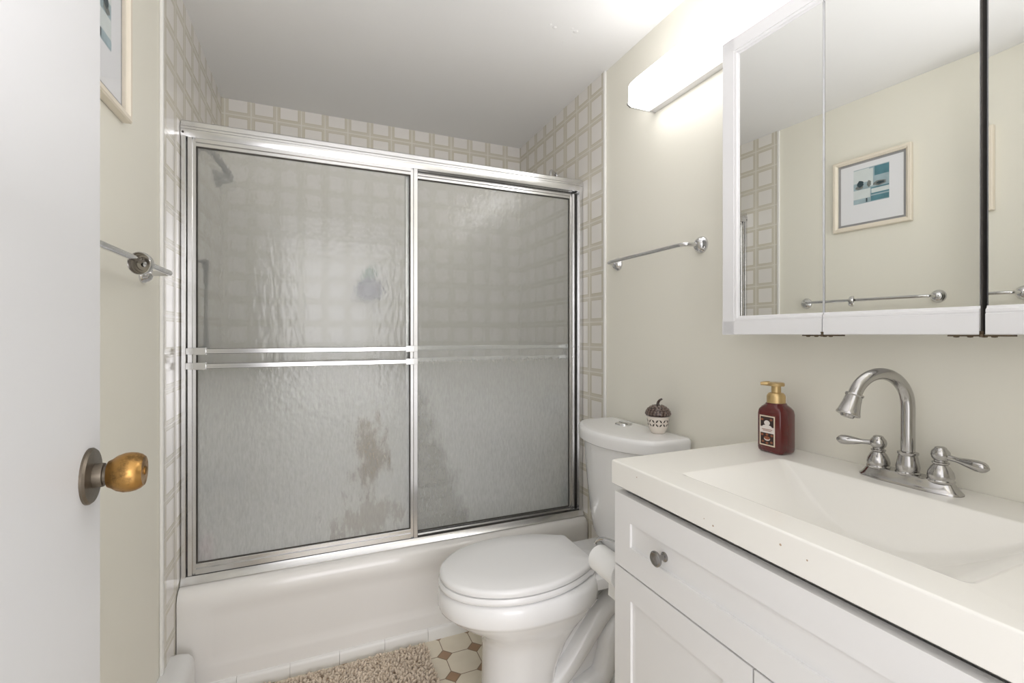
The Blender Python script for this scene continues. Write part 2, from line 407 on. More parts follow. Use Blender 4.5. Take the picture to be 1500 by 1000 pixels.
obj('lock_button', lathe(K+kz+dn*0.05217, dn, [(0.00517, 0), (0.00517, 0.00141), (0.00376, 0.00235), (0.00047, 0.00235)], 20), 'brass', kn)

# ------------------------------------------------------------------ bathtub
tub = thing('bathtub', 'white enamel bathtub with plain apron, under the sliding glass doors', 'bathtub', (.35, 2.1, 0))
TL, TR, RIM = XL+.009, XR-.009, .352
def rrect(x0, x1, y0, y1, r, z, n=6):
    out = []
    for cx, cy, a0 in ((x1-r, y1-r, 0), (x0+r, y1-r, 90), (x0+r, y0+r, 180), (x1-r, y0+r, 270)):
        for i in range(n+1):
            a = math.radians(a0+90*i/n); out.append((cx+r*math.cos(a), cy+r*math.sin(a), z))
    return out
bm = bmesh.new()
loft(bm, [rrect(TL, TR, 1.80, YB-.003, .004, RIM-.03), rrect(TL, TR, 1.80, YB-.003, .004, RIM), rrect(TL+.09, TR-.09, 1.875, YB-.06, .10, RIM), rrect(TL+.10, TR-.10, 1.887, YB-.07, .10, RIM-.012),
          rrect(TL+.14, TR-.22, 1.92, YB-.10, .12, .16), rrect(TL+.18, TR-.30, 1.95, YB-.13, .11, .10), rrect(TL+.25, TR-.38, 2.0, YB-.19, .08, .085)], cap0=False)
obj('basin', bm, 'tub', tub)
# apron with rolled rim; profile in (y, z)
bm = bmesh.new()
prof = [(1.80, RIM), (1.785, RIM), (1.768, RIM-.002), (1.754, RIM-.008), (1.744, RIM-.019), (1.7395, RIM-.035), (1.7385, RIM-.055), (1.741, RIM-.075), (1.745, RIM-.090), (1.746, RIM-.11),
        (1.746, .13), (1.746, .115), (1.7415, .098), (1.740, .088), (1.740, 0)]
def apring(x, k):     # k=1 full panel recess, 0 at the flat margins
    return [(x, y if not (.09 < z < RIM-.07) else 1.7395+(y-1.7395)*k, z) for y, z in prof]
xs = [(TL, 0), (TL+.055, 0), (TL+.075, .3), (TL+.09, .8), (TL+.1, 1), (.40, 1), (.7, 1), (TR-.1, 1), (TR-.09, .8), (TR-.075, .3), (TR-.055, 0), (TR-.02, 0)]
rings = [apring(x, k) for x, k in xs]
rings += [[(TR-.008, 1.80-(1.80-y)*.985, z if z > .3 else z) for (_, y, z) in rings[-1]]]
rings += [[(TR, 1.80-(1.80-y)*.90, min(z, RIM-.004)) for (_, y, z) in rings[0]]]
loft(bm, rings, False, False, closed=False)
obj('apron', bm, 'tub', tub)
obj('drain_lever_plate', lathe((TL+.118, 2.18, .265), (1, 0, 0), [(.036, 0), (.036, .004), (.02, .010), (.0005, .011)], 32), 'chrome', tub)

# ------------------------------------------------------------------ sliding shower doors
enc = thing('sliding_shower_door', 'aluminium framed sliding shower doors of obscure glass standing on the tub rim', 'shower door', (.35, 1.80, RIM))
JX0, JX1 = TL, TR
def profile_x(x0, x1, prof):
    bm = bmesh.new(); loft(bm, [[(x0, y, z) for y, z in prof], [(x1, y, z) for y, z in prof]]); return bm
# header: two-step moulded face
hp = [(1.842, 1.806), (1.842, 1.852), (1.838, 1.856), (1.792, 1.856), (1.788, 1.852), (1.788, 1.838), (1.785, 1.834), (1.785, 1.8275), (1.7875, 1.8268), (1.7875, 1.8245), (1.785, 1.8238), (1.785, 1.812), (1.788, 1.803), (1.796, 1.803), (1.796, 1.812), (1.806, 1.812), (1.806, 1.806), (1.812, 1.806), (1.812, 1.812), (1.834, 1.812), (1.834, 1.806)]
hd = obj('header_rail', profile_x(JX0, JX1, hp), 'alu', enc)
obj('screw', lathe((-.398, 1.7853, 1.815), (0, -1, 0), [(.0035, 0), (.0035, .001), (.0005, .0015)], 12), 'dark', hd)
tp = [(1.845, .3525), (1.845, .378), (1.841, .378), (1.841, .360), (1.818, .360), (1.818, .372), (1.814, .372), (1.814, .360), (1.792, .360), (1.792, .372), (1.788, .374), (1.784, .366), (1.772, .3545), (1.772, .3525)]
obj('sill_track', profile_x(JX0, JX1, tp), 'alu', enc)
def jamb(x0, x1):
    s = 1 if x0 < .3 else -1
    bm = box(min(x0, x1), max(x0, x1), 1.787, 1.842, .36, 1.806)
    return bm
obj('mildew_gap_strip', box(.36, 1.092, 1.7935, 1.8165, .3595, .3645), 'mildew_gap', enc, smooth=False)
obj('mildew_gap_strip', box(1.0785, 1.0915, 1.822, 1.838, .362, 1.80), 'mildew_gap', enc, smooth=False)  # dark strip filling the jamb gap, its shade put in as colour
obj('wall_jamb', jamb(JX0, JX0+.014), 'alu', enc, bevel=.002)
obj('wall_jamb', jamb(JX1-.018, JX1), 'alu', enc, bevel=.002)
def sliding(x0, x1, yf, z0, z1, lw, rw, th, bh, name='sliding_panel'):
    """moulded bar frame (mesh), glass pane as child"""
    bm = bmesh.new(); d = .022
    def bar(xa, xb, za, zb, vert, flip=False):
        # stepped bar: a raised bead on the outside, a lower lip towards the glass
        if vert:
            wv = xb-xa; pr = [(xa, yf+d), (xa, yf+.003), (xa+.002, yf), (xa+wv*.52, yf), (xa+wv*.58, yf+.006), (xa+wv*.9, yf+.006), (xb, yf+.010), (xb, yf+d)]
            if flip: pr = [(xa+xb-x, y) for x, y in pr]
            loft(bm, [[(x, y, za) for x, y in pr], [(x, y, zb) for x, y in pr]])
        else:
            h = zb-za; pr = [(za, yf+d), (za, yf+.003), (za+.002, yf), (za+h*.52, yf), (za+h*.58, yf+.006), (za+h*.9, yf+.006), (zb, yf+.010), (zb, yf+d)]
            if flip: pr = [(za+zb-z, y) for z, y in pr]
            loft(bm, [[(xa, y, z) for z, y in pr], [(xb, y, z) for z, y in pr]])
    bar(x0, x0+lw, z0, z1, True); bar(x1-rw, x1, z0, z1, True, True)
    bar(x0+lw*.9, x1-rw*.9, z1-th, z1, False, True); bar(x0+lw*.9, x1-rw*.9, z0, z0+bh, False)
    p = obj(name, bm, 'alu', enc)
    obj('glass_pane', box(x0+lw-.004, x1-rw+.004, yf+.011, yf+.016, z0+bh-.004, z1-th+.004), 'glass', p, smooth=False)
    bm = bmesh.new(); g0, g1, h0, h1 = x0+lw, x1-rw, z0+bh, z1-th
    for a, b, c, e in ((g0-.001, g0+.0022, h0-.001, h1+.001), (g1-.0022, g1+.001, h0-.001, h1+.001), (g0, g1, h0-.001, h0+.0024), (g0, g1, h1-.0024, h1+.001)):
        add_box(bm, a, b, yf+.0075, yf+.0112, c, e)
    obj('gasket', bm, 'mildew_gap', p, smooth=False)
    return p
PA = sliding(-.388, .362, 1.791, .374, 1.806, .026, .030, .030, .036)
PB = sliding(.318, 1.078, 1.817, .362, 1.802, .030, .026, .028, .022)
# twin towel bars on the outer panel
for z in (1.106, 1.058):
    bm = bmesh.new(); pr = [(1.760, z-.008), (1.757, z-.006), (1.757, z-.0018), (1.7612, z-.0012), (1.7612, z+.0024), (1.757, z+.003), (1.757, z+.007), (1.760, z+.009), (1.766, z+.009), (1.768, z+.004), (1.768, z-.004), (1.766, z-.008)]
    loft(bm, [[(-.345, y, q) for y, q in pr], [(.325, y, q) for y, q in pr]]); obj('towel_bar', bm, 'alu', PA)
for xa, xb in ((-.386, -.328), (.308, .356)):
    bm = bmesh.new()
    for z in (1.106, 1.058):
        add_box(bm, xa, xb, 1.764, 1.772, z-.010, z+.011)
        c = xa+.012 if xa < 0 else xb-.012
        add_box(bm, c-.012, c+.012, 1.770, 1.7915, z-.010, z+.011)
        m_ = xb-.034 if xa < 0 else xa+.002
        add_box(bm, m_, m_+.032, 1.7545, 1.7705, z-.011, z+.012)
    c = xa+.022 if xa < 0 else xb-.026
    add_box(bm, c-.003, c+.006, 1.766, 1.771, 1.056, 1.108)
    obj('bar_bracket', bm, 'alu', PA, bevel=.001, smooth=False)
# towel bars inside the inner panel
for z in (1.106, 1.058):
    bm = bmesh.new(); add_box(bm, .36, 1.055, 1.868, 1.879, z-.009, z+.009); obj('towel_bar', bm, 'alu', PB, bevel=.003)
bm = bmesh.new()
for z in (1.106, 1.058): add_box(bm, 1.04, 1.064, 1.839, 1.875, z-.012, z+.012)
add_box(bm, 1.046, 1.06, 1.862, 1.872, 1.05, 1.115)
obj('bar_bracket', bm, 'alu', PB, bevel=.002)
for z in (1.106, 1.058): obj('screw', lathe((1.068, 1.8175, z), (0, -1, 0), [(.004, 0), (.004, .001), (.0025, .0025), (.0005, .003)], 14), 'chrome', PB)

# ------------------------------------------------------------------ things in the tub, seen through the glass and above the header
sh = thing('shower_sprayer', 'chrome shower head on a bent arm behind the left glass panel', 'shower head', (XL+.007, 2.0, 1.83))
ARM = [(XL+.007, 2.0, 1.845), (-.365, 2.0, 1.84), (-.33, 2.0, 1.80), (-.295, 2.0, 1.745)]
obj('arm', tube(ARM, .0115), 'dullmetal', sh)
obj('flange', lathe((XL+.007, 2.0, 1.845), (1, 0, 0), [(.03, 0), (.028, .006), (.012, .011), (.0005, .011)], 24), 'dullmetal', sh)
obj('spray_head', lathe((-.290, 2.0, 1.742), (-.85, -.1, -.10), [(.012, 0), (.016, .012), (.020, .03), (.032, .05), (.034, .058), (.0005, .059)], 24), 'dullmetal', sh)
gb = thing('grab_bar', 'dark vertical rail on the left tile wall behind the glass', 'grab bar', (XL+.007, 1.885, 1.14))
obj('rail', tube([(XL+.06, 1.885, 1.10), (XL+.06, 1.885, 1.418)], .011, smooth=False), 'dullmetal', gb)
for z in (1.412, 1.115): obj('mount', tube([(XL+.0065, 1.885, z), (XL+.062, 1.885, z)], .0125, smooth=False), 'dullmetal', gb)
bp = thing('hanging_bottle', 'dark purple bottle with a green top hanging on the back tiles', 'bottle', (.244, YB, 1.33))
obj('body', lathe((.244, YB-.070, 1.335), (0, 0, 1), [(.03, 0), (.062, .012), (.066, .05), (.058, .085), (.028, .10), (.0005, .10)], 24), 'purple', bp)
obj('cap', lathe((.244, YB-.070, 1.435), (0, 0, 1), [(.020, 0), (.034, .010), (.034, .03), (.018, .055), (.0005, .06)], 20), 'green', bp)
obj('suction_hook', tube([(.244, YB-.001, 1.475), (.244, YB-.03, 1.475), (.244, YB-.070, 1.49)], .006), 'greyp', bp)
sp = thing('tub_spout', 'dark round tub spout low on the left wall behind the glass', 'tub spout', (XL+.007, 2.16, .57))
obj('nozzle', lathe((XL+.0065, 2.16, .575), (1, 0, -.06), [(.036, 0), (.034, .02), (.030, .10), (.029, .135), (.0005, .137)], 28), 'dullmetal', sp)
obj('wall_plate', lathe((XL+.0065, 2.16, .575), (1, 0, 0), [(.055, 0), (.053, .005), (.036, .010), (.0005, .010)], 28), 'dullmetal', sp)
bt = thing('shampoo_bottle', 'pink bottle standing on the tub rim at the lower left of the glass', 'bottle', (-.352, 1.868, RIM), 'bath bottles on the tub rim')
obj('body', lathe((-.352, 1.868, RIM), (0, 0, 1), [(.018, 0), (.020, .004), (.020, .10), (.016, .115), (.008, .12), (.0005, .12)], 20), 'red', bt)
obj('cap', lathe((-.352, 1.868, RIM+.12), (0, 0, 1), [(.011, 0), (.011, .03), (.009, .034), (.0005, .034)], 16), 'labelwhite', bt)
bt = thing('shampoo_bottle', 'green bottle standing on the tub rim at the lower right of the glass', 'bottle', (1.055, 1.872, RIM), 'bath bottles on the tub rim')
obj('body', lathe((1.055, 1.872, RIM), (0, 0, 1), [(.018, 0), (.020, .004), (.020, .09), (.012, .11), (.0005, .11)], 20), 'green', bt)
obj('cap', lathe((1.055, 1.872, RIM+.11), (0, 0, 1), [(.012, 0), (.012, .04), (.0005, .04)], 16), 'purple', bt)
sdish = thing('soap_dish', 'grey soap dish on the right tile wall behind the glass', 'soap dish', (XR-.007, 2.08, .80))
obj('tray', box(XR-.075, XR-.0065, 2.01, 2.15, .78, .80), 'greyp', sdish, bevel=.006)
obj('backplate', box(XR-.018, XR-.0065, 2.01, 2.15, .80, .86), 'greyp', sdish, bevel=.004)
hk = thing('shower_hook', 'small chrome hook on the right tiles just above the header rail', 'hook', (XR-.007, 2.05, 1.95))
obj('rod', tube([(XR-.0065, 2.05, 1.955), (1.085, 2.03, 1.962), (1.058, 2.005, 1.958), (1.052, 2.0, 1.93), (1.052, 2.0, 1.90)], .009), 'chrome', hk)
obj('flange', lathe((XR-.0065, 2.05, 1.955), (-1, 0, 0), [(.02, 0), (.018, .004), (.0005, .006)], 20), 'chrome', hk)

# ------------------------------------------------------------------ toilet
TY = 1.333
to = thing('toilet', 'white two piece toilet with its lid down, between tub and vanity', 'toilet', (.75, TY, 0))
def egg(xf, xb, hw, z, nb=3.0, nf=2.0, split=.5, n=56, y0=TY):
    xc = xf+(xb-xf)*split; out = []
    for i in range(n):
        a = 2*PI*i/n; c, s = math.cos(a), math.sin(a)
        if c <= 0: x = xc-(xc-xf)*abs(c)**(2/nf); y = hw*math.copysign(abs(s)**(2/nf), s)
        else: x = xc+(xb-xc)*abs(c)**(2/nb); y = hw*math.copysign(abs(s)**(2/nb), s)
        out.append((x, y0+y, z))
    return out
bm = bmesh.new()
loft(bm, [egg(.462, .68, .112, 0), egg(.462, .68, .112, .012), egg(.468, .68, .104, .05), egg(.470, .70, .102, .14), egg(.470, .735, .106, .21),
          egg(.458, .765, .116, .250), egg(.425, .785, .138, .283), egg(.378, .805, .161, .313), egg(.352, .815, .1715, .334), egg(.343, .820, .1765, .3435), egg(.3345, .8255, .1815, .3495), egg(.332, .827, .183, .355),
          egg(.331, .83, .1835, .375), egg(.333, .83, .182, .396), egg(.340, .828, .176, .407), egg(.352, .82, .166, .410), egg(.40, .78, .12, .408)])
bowl = obj('bowl', bm, 'china', to, angle=60)
# rear deck carrying the tank
bm = bmesh.new()
def deck(z, hw, xa, xb): return rrect(xa, xb, TY-hw, TY+hw, .03, z)
loft(bm, [deck(.358, .095, .74, 1.05), deck(.364, .118, .74, 1.065), deck(.374, .130, .74, 1.075), deck(.396, .132, .74, 1.075), deck(.405, .129, .742, 1.073), deck(.408, .122, .75, 1.066)])
obj('deck', bm, 'china', bowl, sub=0)
# foot and exposed trapway
bm = bmesh.new()
loft(bm, [rrect(.60, 1.03, TY-.112, TY+.112, .05, 0), rrect(.60, 1.03, TY-.112, TY+.112, .05, .018), rrect(.62, 1.015, TY-.095, TY+.095, .05, .03), rrect(.62, 1.0, TY-.062, TY+.062, .04, .06), rrect(.62, 1.0, TY-.058, TY+.058, .04, .30)])
obj('foot', bm, 'china', bowl)
for s in (-1, 1):
    P = [(.65, TY+s*.052, .05), (.73, TY+s*.060, .125), (.80, TY+s*.062, .205), (.865, TY+s*.060, .270), (.94, TY+s*.055, .305)]
    obj('trapway', tube(P, .036, n=20), 'china', bowl)
    P = [(.99, TY+s*.066, .20), (.935, TY+s*.068, .225), (.885, TY+s*.070, .195), (.868, TY+s*.072, .13), (.845, TY+s*.072, .070), (.80, TY+s*.070, .045), (.76, TY+s*.06, .03)]
    obj('trapway', tube(P, lambda t: .034+.006*t, n=20), 'china', bowl)
    obj('bolt_cap', lathe((.87, TY+s*.098, .022), (0, 0, 1), [(.014, 0), (.013, .012), (.008, .018), (.0005, .02)], 16), 'seat', bowl)
# seat ring and lid
def lidring(xf, xb, hw, z, wb, dy=0):
    n = 72; out = []; xc = xf+(xb-xf)*.52
    for i in range(n):
        a = 2*PI*i/n; c, s = math.cos(a), math.sin(a)
        if c <= 0: x = xc-(xc-xf)*abs(c)**.98; y = hw*math.copysign(abs(s)**1.0, s)
        else:
            # tapered back with cut corners
            t = abs(c)**.55; x = xc+(xb-xc)*min(1, t*1.06)
            k = (x-xc)/(xb-xc); wid = hw*(1-k**2.0*.0)-(hw-wb)*k**1.9
            y = wid*(1 if k < .995 else abs(s)/max(1e-6, math.sqrt(max(1e-6, 1-(.995/1.06)**(1/.275)))))*math.copysign(1, s)
        out.append((x, TY+dy+y, z))
    return out
def lidout(xf, xb, hw, wb, z, r=.02, n=40):
    """egg front, tapered straight back edge with rounded corners"""
    pts = []; xc = xf+(xb-xf)*.50
    for i in range(n+1):                       # front half, from +y side round the nose to -y side
        a = PI/2+PI*i/n; pts.append((xc+(xc-xf)*math.cos(a), hw*math.sin(a)))
    side = []
    for i in range(1, 13):                     # -y side tapering to the back corner
        k = i/12; side.append((xc+(xb-r-xc)*k, -(hw-(hw-wb)*k**2.1)))
    yb = -side[-1][1]
    corner = [(xb-r+r*math.sin(q*PI/12), -(yb-r*.9*(1-math.cos(q*PI/12)))) for q in range(1, 7)]
    half = side+corner
    pts += half+[(x, -y) for x, y in reversed(half)]
    return [(x, TY+y, z) for x, y in pts]
bm = bmesh.new()
loft(bm, [lidout(.338, .80, .170, .108, .411), lidout(.333, .803, .175, .112, .415), lidout(.332, .804, .176, .113, .424), lidout(.337, .80, .172, .110, .431), lidout(.36, .78, .15, .09, .432)])
obj('seat', bm, 'seat', to, angle=50)
bm = bmesh.new()
loft(bm, [lidout(.345, .80, .166, .102, .4325), lidout(.338, .806, .172, .108, .435), lidout(.336, .808, .174, .110, .445), lidout(.339, .806, .172, .108, .4515), lidout(.348, .80, .164, .100, .455), lidout(.42, .74, .10, .055, .4575), lidout(.52, .66, .04, .02, .458)])
obj('seat_lid', bm, 'seat', to, angle=50)
for s in (-1, 1): obj('hinge', tube([(.818, TY+s*.055, .422), (.818, TY+s*.10, .422)], .010, smooth=False), 'seat', to)
# tank: bowed front, rounded corners
def tank_ring(xf, bow, xb, hw, z, rc=.045, n=30, y0=TY+.012):
    fr = []
    for i in range(n+1):
        u = -1+2*i/n; uu = math.copysign(1-(1-abs(u))**1.6, u); y = hw*uu
        x = xf+bow*uu*uu+rc*(1-(1-min(1, abs(uu))**9)**(1/2.2))
        fr.append((x, y0+y, z))
    return fr+[(xb-.012, y0+hw, z), (xb-.003, y0+hw-.003, z), (xb, y0+hw-.012, z)]+[(xb, y0-hw+.012, z), (xb-.003, y0-hw+.003, z), (xb-.012, y0-hw, z)]
bm = bmesh.new()
loft(bm, [tank_ring(.95, .05, 1.06, .120, .409), tank_ring(.93, .06, 1.075, .150, .418), tank_ring(.915, .065, 1.085, .172, .45), tank_ring(.905, .07, 1.09, .184, .52), tank_ring(.893, .075, 1.095, .196, .64), tank_ring(.882, .078, 1.095, .203, .785)])
tank = obj('tank', bm, 'china', to, angle=50)
bm = bmesh.new()
loft(bm, [tank_ring(.869, .08, 1.099, .213, .784), tank_ring(.865, .08, 1.101, .2165, .788), tank_ring(.864, .08, 1.102, .2175, .815), tank_ring(.8655, .08, 1.1015, .2165, .823), tank_ring(.869, .08, 1.099, .213, .8285), tank_ring(.875, .08, 1.096, .207, .8308), tank_ring(.90, .075, 1.08, .185, .8315), tank_ring(.95, .03, 1.05, .12, .832)])
tl_ = obj('tank_lid', bm, 'china', to, angle=60, wn=True)
fb = obj('flush_button', lathe((1.035, TY+.065, .8315), (0, 0, 1), [(.031, 0), (.031, .0025), (.029, .004), (.0285, .004), (.0285, .003), (.0005, .003)], 36), 'chrome', to)
bm = bmesh.new(); add_lathe(bm, (1.035, TY+.065, .8342), (0, 0, 1), [(.027, 0), (.0265, .0022), (.0005, .003)], 30); obj('push_plate', bm, 'chrome', fb)
obj('push_plate', box(1.0345, 1.0355, TY+.039, TY+.091, .8360, .8376), 'dark', fb)

# ------------------------------------------------------------------ acorn ornament on the tank lid
AX, AY, AZ = 1.052, 1.232, .8322
ac = thing('acorn_ornament', 'ceramic acorn jar with brown cap and pierced cream cup on the toilet tank', 'ornament', (AX, AY, AZ))
PR = [(.021, 0), (.0235, .003), (.0245, .006), (.029, .016), (.0335, .030), (.0355, .045), (.0355, .056), (.034, .060), (.0005, .060)]
obj('cup', lathe((AX, AY, AZ), (0, 0, 1), PR, 40), 'acornwhite', ac)
bm = bmesh.new()
def on_cup(a, h):
    for (r0, h0), (r1, h1) in zip(PR, PR[1:]):
        if h0 <= h <= h1: r = r0+(r1-r0)*(h-h0)/(h1-h0); break
    return Vector((AX+(r+.0004)*math.cos(a), AY+(r+.0004)*math.sin(a), AZ+h))
def petal(a, h, L, wd, tilt):
    ps = []
    for i in range(10):
        t = 2*PI*i/10; u = L*math.cos(t); v = wd*math.sin(t)*(1-abs(math.cos(t))*.4)
        du = u*math.cos(tilt)-v*math.sin(tilt); dv = u*math.sin(tilt)+v*math.cos(tilt)
        ps.append(bm.verts.new(on_cup(a+du/.034, h+dv)))
    bm.faces.new(ps)
for k in range(9):
    a = 2*PI*k/9+.25; h = .036
    for sx in (-1, 1):
        for sz in (-1, 1): petal(a+sx*.0058/.034*1.0, h+sz*.0065, .0058, .0028, sx*sz*1.0)
    petal(a, h, .0012, .0012, 0); petal(a+PI/9, h+.011, .0012, .0012, 0); petal(a+PI/9, h-.008, .0012, .0012, 0)
obj('cutout_pattern', bm, 'hole', ac)
bm = bmesh.new()
add_lathe(bm, (AX, AY, AZ+.056), (0, 0, 1), [(.034, 0), (.0395, .002), (.0408, .006), (.0405, .011), (.037, .019), (.030, .027), (.020, .033), (.010, .036), (.0005, .037)], 40)
cap = obj('cap', bm, 'acorncap', ac)
bm = bmesh.new()
for j, (r, h, m) in enumerate(((.0405, .010, 22), (.038, .017, 21), (.033, .0245, 18), (.0255, .0305, 14), (.017, .035, 9))):
    for i in range(m):
        a = 2*PI*(i+.5*(j % 2))/m; c = Vector((AX+r*math.cos(a), AY+r*math.sin(a), AZ+.056+h)); nn = Vector((math.cos(a)*(1-j*.18), math.sin(a)*(1-j*.18), .25+.2*j))
        add_lathe(bm, c-nn.normalized()*.0015, nn, [(.0052, 0), (.0042, .0022), (.0015, .0032), (.0003, .0033)], 6)
obj('scales', bm, 'acornscale', cap)
obj('stem', tube([(AX, AY, AZ+.090), (AX+.001, AY+.001, AZ+.100), (AX+.004, AY-.004, AZ+.109), (AX+.010, AY-.009, AZ+.114)], lambda t: .0055-.0025*t, n=12), 'acorncap', ac)

# ------------------------------------------------------------------ vanity cabinet
VX, VY0, VY1 = .652, .134, .884
CT, CB = .873, .817
va = thing('vanity_cabinet', 'white shaker vanity cabinet under the white sink top', 'cabinet', (.88, .51, 0))
bm = box(VX, 1.106, VY1-.016, VY1, 0, .8155); add_box(bm, VX, 1.106, VY0, VY0+.016, 0, .8155)
add_box(bm, 1.096, 1.106, VY0+.015, VY1-.015, .08, .8155); add_box(bm, VX, 1.10, VY0+.015, VY1-.015, .09, .106); add_box(bm, VX+.05, VX+.066, VY0+.015, VY1-.015, 0, .092)
add_box(bm, VX+.06, VX+.078, VY0+.015, VY1-.015, .690, .8155); add_box(bm, VX, VX+.018, .49, .535, .10, .775)
obj('body', bm, 'cab', va, smooth=False, bevel=.001)
def shaker(y0, y1, z0, z1, rail, xf=.630, th=.0205, rec=.0055):
    bm = bmesh.new()
    add_box(bm, xf, xf+th, y0, y0+rail, z0, z1); add_box(bm, xf, xf+th, y1-rail, y1, z0, z1)
    add_box(bm, xf, xf+th, y0+rail, y1-rail, z0, z0+rail); add_box(bm, xf, xf+th, y0+rail, y1-rail, z1-rail, z1)
    add_box(bm, xf+rec, xf+th-.002, y0+rail-.001, y1-rail+.001, z0+rail-.001, z1-rail+.001)
    return bm
dw = obj('drawer_front', shaker(VY0+.003, VY1-.001, .640, .803, .055), 'cab', va, smooth=False)
for y in (.725, .29):
    kb = lathe((.6355, y, .7195), (-1, 0, 0), [(.0095, 0), (.0095, .002), (.0055, .005), (.005, .012), (.007, .017), (.0138, .019), (.0152, .0215), (.0150, .024), (.0125, .026), (.0115, .0255), (.0005, .0262)], 32)
    obj('knob', kb, 'pewter', dw)
obj('cabinet_door', shaker(.521, VY1-.001, .10, .636, .057), 'cab', va, smooth=False)
obj('cabinet_door', shaker(VY0+.003, .517, .10, .636, .057), 'cab', va, smooth=False)

# sink top: slab with an integral rectangular basin
st = thing('sink_top', 'glossy white vanity top with a sloping rectangular basin', 'sink', (.87, .512, CT))
CX0, CX1, CY0, CY1 = .6265, 1.1095, .128, .8925
BX0, BX1, BY0, BY1 = .697, .990, .286, .741
NS = 8
def ring4(x0, x1, y0, y1, z, r): return rrect(x0, x1, y0, y1, r, z, NS)
bm = bmesh.new()
R = [ring4(CX0+.004, CX1, CY0, CY1-.004, CB, .004), ring4(CX0, CX1, CY0, CY1, CB+.003, .004), ring4(CX0, CX1, CY0, CY1, CT-.004, .004), ring4(CX0+.0015, CX1, CY0, CY1-.0015, CT-.0012, .004), ring4(CX0+.004, CX1, CY0, CY1-.004, CT, .004),
     ring4(BX0-.006, BX1+.005, BY0-.006, BY1+.006, CT, .012), ring4(BX0, BX1, BY0, BY1, CT-.002, .012), ring4(BX0+.006, BX1-.004, BY0+.008, BY1-.010, CT-.008, .014),
     *[ring4(BX0+.006+a*.075, BX1-.004-a*.085, BY0+.008+a*.165, BY1-.010-a*.165, CT-.008-.080*math.sin(a*PI/2)**1.15, .014+.04*a) for a in (.12, .25, .4, .55, .7, .85, 1)],
     ring4(BX0+.125, BX1-.13, BY0+.2, BY1-.2, CT-.089, .02)]
loft(bm, R, cap0=False)
# underside, kept clear of the bowl
u0 = ring4(CX0+.004, CX1, CY0, CY1-.004, CB, .004); u1 = ring4(BX0-.015, BX1+.015, BY0-.015, BY1+.015, CB, .03)
loft(bm, [u0, u1], False, False)
bmesh.ops.remove_doubles(bm, verts=bm.verts, dist=1e-5)
obj('basin', bm, 'top', st, angle=50, wn=True)
obj('drain', lathe((.86, .512, CT-.0915), (0, 0, 1), [(.024, 0), (.024, .002), (.019, .003), (.018, .0015), (.0005, .0015)], 28), 'chrome', st)
for (yy, zz, r) in ((.80, .857, .0016), (.595, .832, .002), (.47, .852, .0022), (.43, .847, .0016), (.615, .837, .0012)):
    obj('chip', lathe((CX0+.0002, yy, zz), (-1, 0, 0), [(r, 0), (r*.7, .0004), (.0002, .0005)], 8), 'card', st)

# ------------------------------------------------------------------ faucet
FX, FY = 1.050, .522
fa = thing('faucet', 'satin nickel two handle gooseneck faucet behind the sink', 'faucet', (FX, FY, CT))
def oval(hx, hy, z, n=48, c=(FX, FY), p=2.6):
    out = []
    for i in range(n):
        a = 2*PI*i/n; cc, s = math.cos(a), math.sin(a)
        out.append((c[0]+hx*math.copysign(abs(cc)**(2/p), cc), c[1]+hy*math.copysign(abs(s)**(2/p), s), z))
    return out
bm = bmesh.new()
def dog(hx, hy, z, pinch, n=64):
    out = []
    for i in range(n):
        a = 2*PI*i/n; y = hy*math.sin(a); k = abs(math.sin(a))
        x = hx*math.copysign(abs(math.cos(a))**.72, math.cos(a))*(1-pinch*(1-min(1, k/.62))**1.5 if k < .62 else 1)
        out.append((FX+x, FY+y, z))
    return out
loft(bm, [dog(.0285, .083, CT, .06), dog(.0285, .083, CT+.003, .06), dog(.027, .081, CT+.005, .06), dog(.0245, .077, CT+.009, .08), dog(.0215, .072, CT+.016, .12), dog(.0195, .0695, CT+.020, .15), dog(.0185, .0685, CT+.0215, .15)])
obj('base_plate', bm, 'nickel', fa, angle=50)
sdir = Vector((-math.cos(math.radians(13)), math.sin(math.radians(13)), 0))
B = Vector((FX, FY, CT))
def sp_(s, h): return B+sdir*s+Vector((0, 0, h))
spt = obj('spout', lathe(sp_(0, .019), (0, 0, 1), [(.0195, 0), (.0195, .004), (.0175, .006), (.0185, .014), (.0165, .026), (.0148, .036), (.0165, .039), (.0165, .042), (.0125, .0435), (.0005, .0435)], 36), 'nickel', fa)
RC = .0625
arc = [sp_(0, .05), sp_(0, .09), sp_(0, .125)]+[sp_(RC-RC*math.cos(a), .15+RC*math.sin(a)) for a in [math.radians(q) for q in (0, 20, 40, 60, 80, 100, 120, 140, 158)]]
obj('gooseneck', tube(arc, .0112, n=24, k=6), 'nickel', spt)
tipd = (sdir*math.sin(math.radians(22))+Vector((0, 0, -math.cos(math.radians(22))))).normalized()
tp0 = arc[-1]
obj('nozzle', lathe(tp0-tipd*.003, tipd, [(.0112, 0), (.0150, .001), (.0150, .004), (.0135, .006), (.0150, .02), (.0182, .036), (.0195, .039), (.0195, .042), (.017, .043), (.012, .043), (.010, .047), (.0005, .047)], 32), 'nickel', spt)
